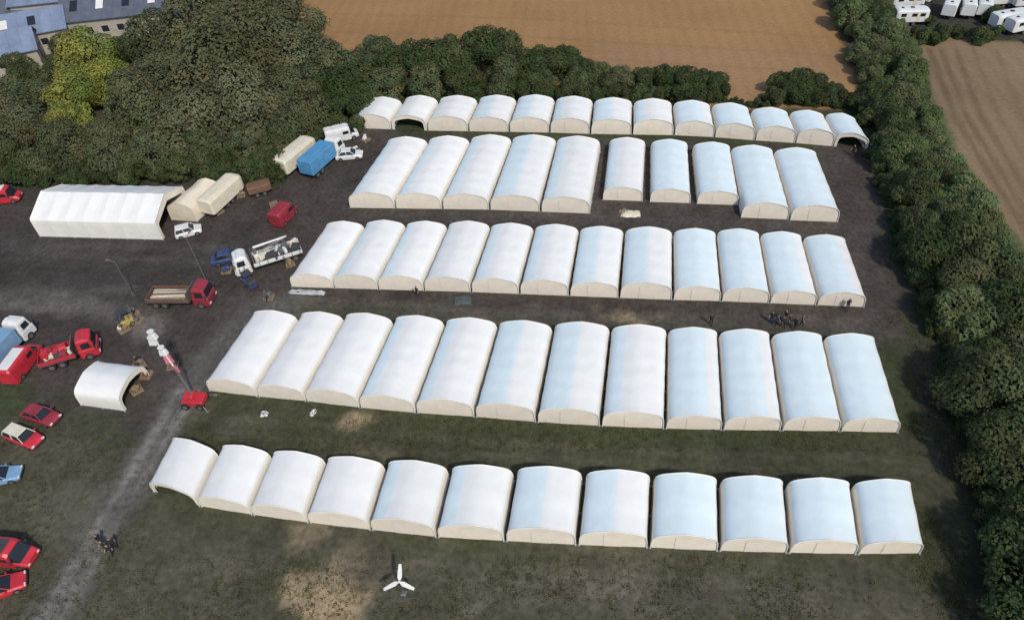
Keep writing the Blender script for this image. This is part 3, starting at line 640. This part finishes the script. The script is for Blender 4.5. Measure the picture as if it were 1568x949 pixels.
# ---------------------------------------------------------------- buildings
def house(u,v,rz,L,W,he,hr,wm,rm_,name='industrial_building'):
    e_=empty(name); e_.location=P(u,v); e_.rotation_euler=(0,0,rz)
    mb=MB(); mb.box((0,0,he/2),(L,W,he),wm); mb.add([(-L/2,-W/2,he),(-L/2,W/2,he),(-L/2,0,hr-.05)],[(0,1,2)],wm); mb.add([(L/2,-W/2,he),(L/2,W/2,he),(L/2,0,hr-.05)],[(0,1,2)],wm); mb.obj('walls',parent=e_)
    mb=MB(); o=.5; z0=he-(hr-he)*o/(W/2)
    for s in(-1,1):
        q=[(-L/2-o,s*(W/2+o),z0),(L/2+o,s*(W/2+o),z0),(L/2+o,0,hr),(-L/2-o,0,hr)]; mb.add(q+[(x,y,z+.15) for x,y,z in q],[(0,1,2,3),(4,5,6,7),(0,1,5,4),(1,2,6,5),(3,0,4,7)],rm_)
        nn_=int(L/2.0)
        for i in range(nn_+1):
            x=-L/2+L*i/nn_; mb.cyl((x,s*(W/2+o),z0+.16),(x,0,hr+.16),.05,rm_,n=4)
        for i in range(int(L/5)):
            x=-L/2+2.5+i*5; zc=he+(hr-he)*.5+.2; mb.add([(x-.7,s*W*.36,zc-(hr-he)*.2),(x+.7,s*W*.36,zc-(hr-he)*.2),(x+.7,s*W*.16,zc+(hr-he)*.2),(x-.7,s*W*.16,zc+(hr-he)*.2)],[(0,1,2,3)],M_white if i%2 else M_glass)
    mb.obj('roof',parent=e_)
    mb=MB()
    for s in(-1,1):
        for i in range(int(L/3)): mb.box((-L/2+1.7+i*3,s*W/2,he*.55),(1.3,.08,1.2),M_glass); mb.box((-L/2+1.7+i*3,s*W/2,he*.55-.66),(1.5,.16,.1),M_white)
        mb.box((s*L/2,0,1.5),(.1,3,3),M_steel)
    mb.obj('windows',parent=e_)
for a in [(45,75,.5,18,9,4.5,7,M_render,M_metalroof),(5,50,.55,16,9,4.5,7,M_brick,M_slate),(60,38,.45,16,8,4,6.5,M_render,M_slate),(150,22,.3,26,14,6,9,M_render,M_metalroof),(200,45,.3,20,11,5,8,M_render,M_slate),(10,105,.6,14,8,4,6.5,M_render,M_metalroof),
          (20,5,.4,20,10,5,8,M_brick,M_metalroof),(90,-10,.4,20,10,5,8,M_render,M_slate),(-60,40,.5,18,10,5,8,M_render,M_metalroof),(-60,100,.5,18,10,5,8,M_brick,M_slate),(230,5,.3,18,10,5,8,M_render,M_slate)]:
    house(*a)
for u,v in [(100,60),(30,103),(80,100),(110,40),(-10,80),(60,12),(120,-5),(30,25),(190,75),(280,0),(330,-15),(400,-15),(440,-10)]:
    put(MED,u,v,random.uniform(2.3,3.4),'deciduous_tree')
# ---------------------------------------------------------------- people
def person_mesh(nm,shirt,trous,walk):
    a=.22 if walk else .04
    V=[(0,0,.95),(0,0,1.12),(0,0,1.33),(0,0,1.46),(0,-.01,1.56),(0,-.02,1.66),(0,-.02,1.74)]; Rd=[.15,.14,.16,.07,.075,.10,.07]
    Eg=[(0,1),(1,2),(2,3),(3,4),(4,5),(5,6)]
    def ad(p,r,par): V.append(p); Rd.append(r); Eg.append((par,len(V)-1)); return len(V)-1
    for s in(-1,1):
        h_=ad((s*.10,0,.88),.105,0); k=ad((s*.11,-a*s*.5-.02,.49),.07,h_); an=ad((s*.11,-a*s*1.1+.02,.09),.045,k); ad((s*.12,-a*s*1.1-.15,.04),.04,an)
        sh=ad((s*.19,0,1.40),.07,2); el=ad((s*.25,a*s*.5,1.13),.047,sh); wr=ad((s*.26,a*s*.8-.08,.90),.03,el); pm_=ad((s*.26,a*s*.8-.10,.83),.032,wr)
        for i,ln in enumerate((.07,.08,.075,.06)):
            f1=ad((s*.26,a*s*.8-.13+i*.02,.83-ln*.6),.009,pm_); ad((s*.25,a*s*.8-.13+i*.02,.83-ln*1.2),.008,f1)
        t1=ad((s*.245,a*s*.8-.145,.84),.010,wr); ad((s*.24,a*s*.8-.155,.80),.009,t1)
    me=bpy.data.meshes.new('p'); me.from_pydata(V,Eg,[]); ob=bpy.data.objects.new('p',me); scene.collection.objects.link(ob)
    ob.modifiers.new('s','SKIN'); sv=me.skin_vertices[0].data
    for i,r in enumerate(Rd): sv[i].radius=(r,r*.8 if i in(0,1,2) else r)
    sv[0].use_root=True
    ob.modifiers.new('ss','SUBSURF').levels=1
    dg=bpy.context.evaluated_depsgraph_get(); out=bpy.data.meshes.new_from_object(ob.evaluated_get(dg)); bpy.data.objects.remove(ob)
    sk=mat('skin',(0.50,0.30,0.21),.6,.1); hair=mat('hair',(0.04,0.025,0.015),.8,.2)
    for m_ in(sk,shirt,trous,M_chass,hair): out.materials.append(m_)
    for p in out.polygons:
        x,y,z=p.center; p.use_smooth=True
        if z>1.69 or (z>1.58 and y>.02): k=4
        elif z>1.47: k=0
        elif abs(x)>.2 and z<1.12: k=0
        elif z>.93: k=1
        elif z>.10: k=2
        else: k=3
        p.material_index=k
    import bmesh
    bm=bmesh.new(); bm.from_mesh(out)
    for x_,z_,r_,mi in((-.035,1.655,.012,3),(.035,1.655,.012,3),(0,1.625,.016,0),(-.1,1.64,.02,0),(.1,1.64,.02,0)):
        y_=-.115 if abs(x_)<.05 else -.02
        rr=bmesh.ops.create_icosphere(bm,subdivisions=1,radius=r_,matrix=Matrix.Translation((x_,y_,z_)))
        for v_ in rr['verts']:
            for f_ in v_.link_faces: f_.material_index=mi
    bm.to_mesh(out); bm.free(); out.name=nm; return out
try:
    blk=mat('black_cloth',(0.02,0.02,0.025),.9,.2); bl=mat('blue_cloth',(0.04,0.06,0.14),.9,.2); gr=mat('grey_cloth',(0.12,0.12,0.12),.9,.2); wh=mat('white_cloth',(0.5,0.5,0.48),.9,.1); rd=mat('red_cloth',(0.4,0.04,0.04),.9,.1)
    PM=[person_mesh('person',a,b_,w_) for a,b_,w_ in((blk,bl,0),(gr,blk,1),(wh,bl,1),(rd,blk,0),(blk,blk,1))]
    for u,v,k in [(1180,494,0),(1188,499,1),(1198,501,4),(1207,498,0),(1216,503,4),(1226,499,1),(1201,491,4),(1088,497,4),(158,832,0),(165,842,4),(178,838,4),(174,848,4),(410,460,1),(1296,474,0),(640,454,0),(1305,238,4),(1316,238,0),(215,560,0),(415,290,3)]:
        o=bpy.data.objects.new('person',PM[k]); scene.collection.objects.link(o); o.location=P(u,v); o.rotation_euler=(0,0,random.random()*6.28)
except Exception as ex: print('person fail',ex)
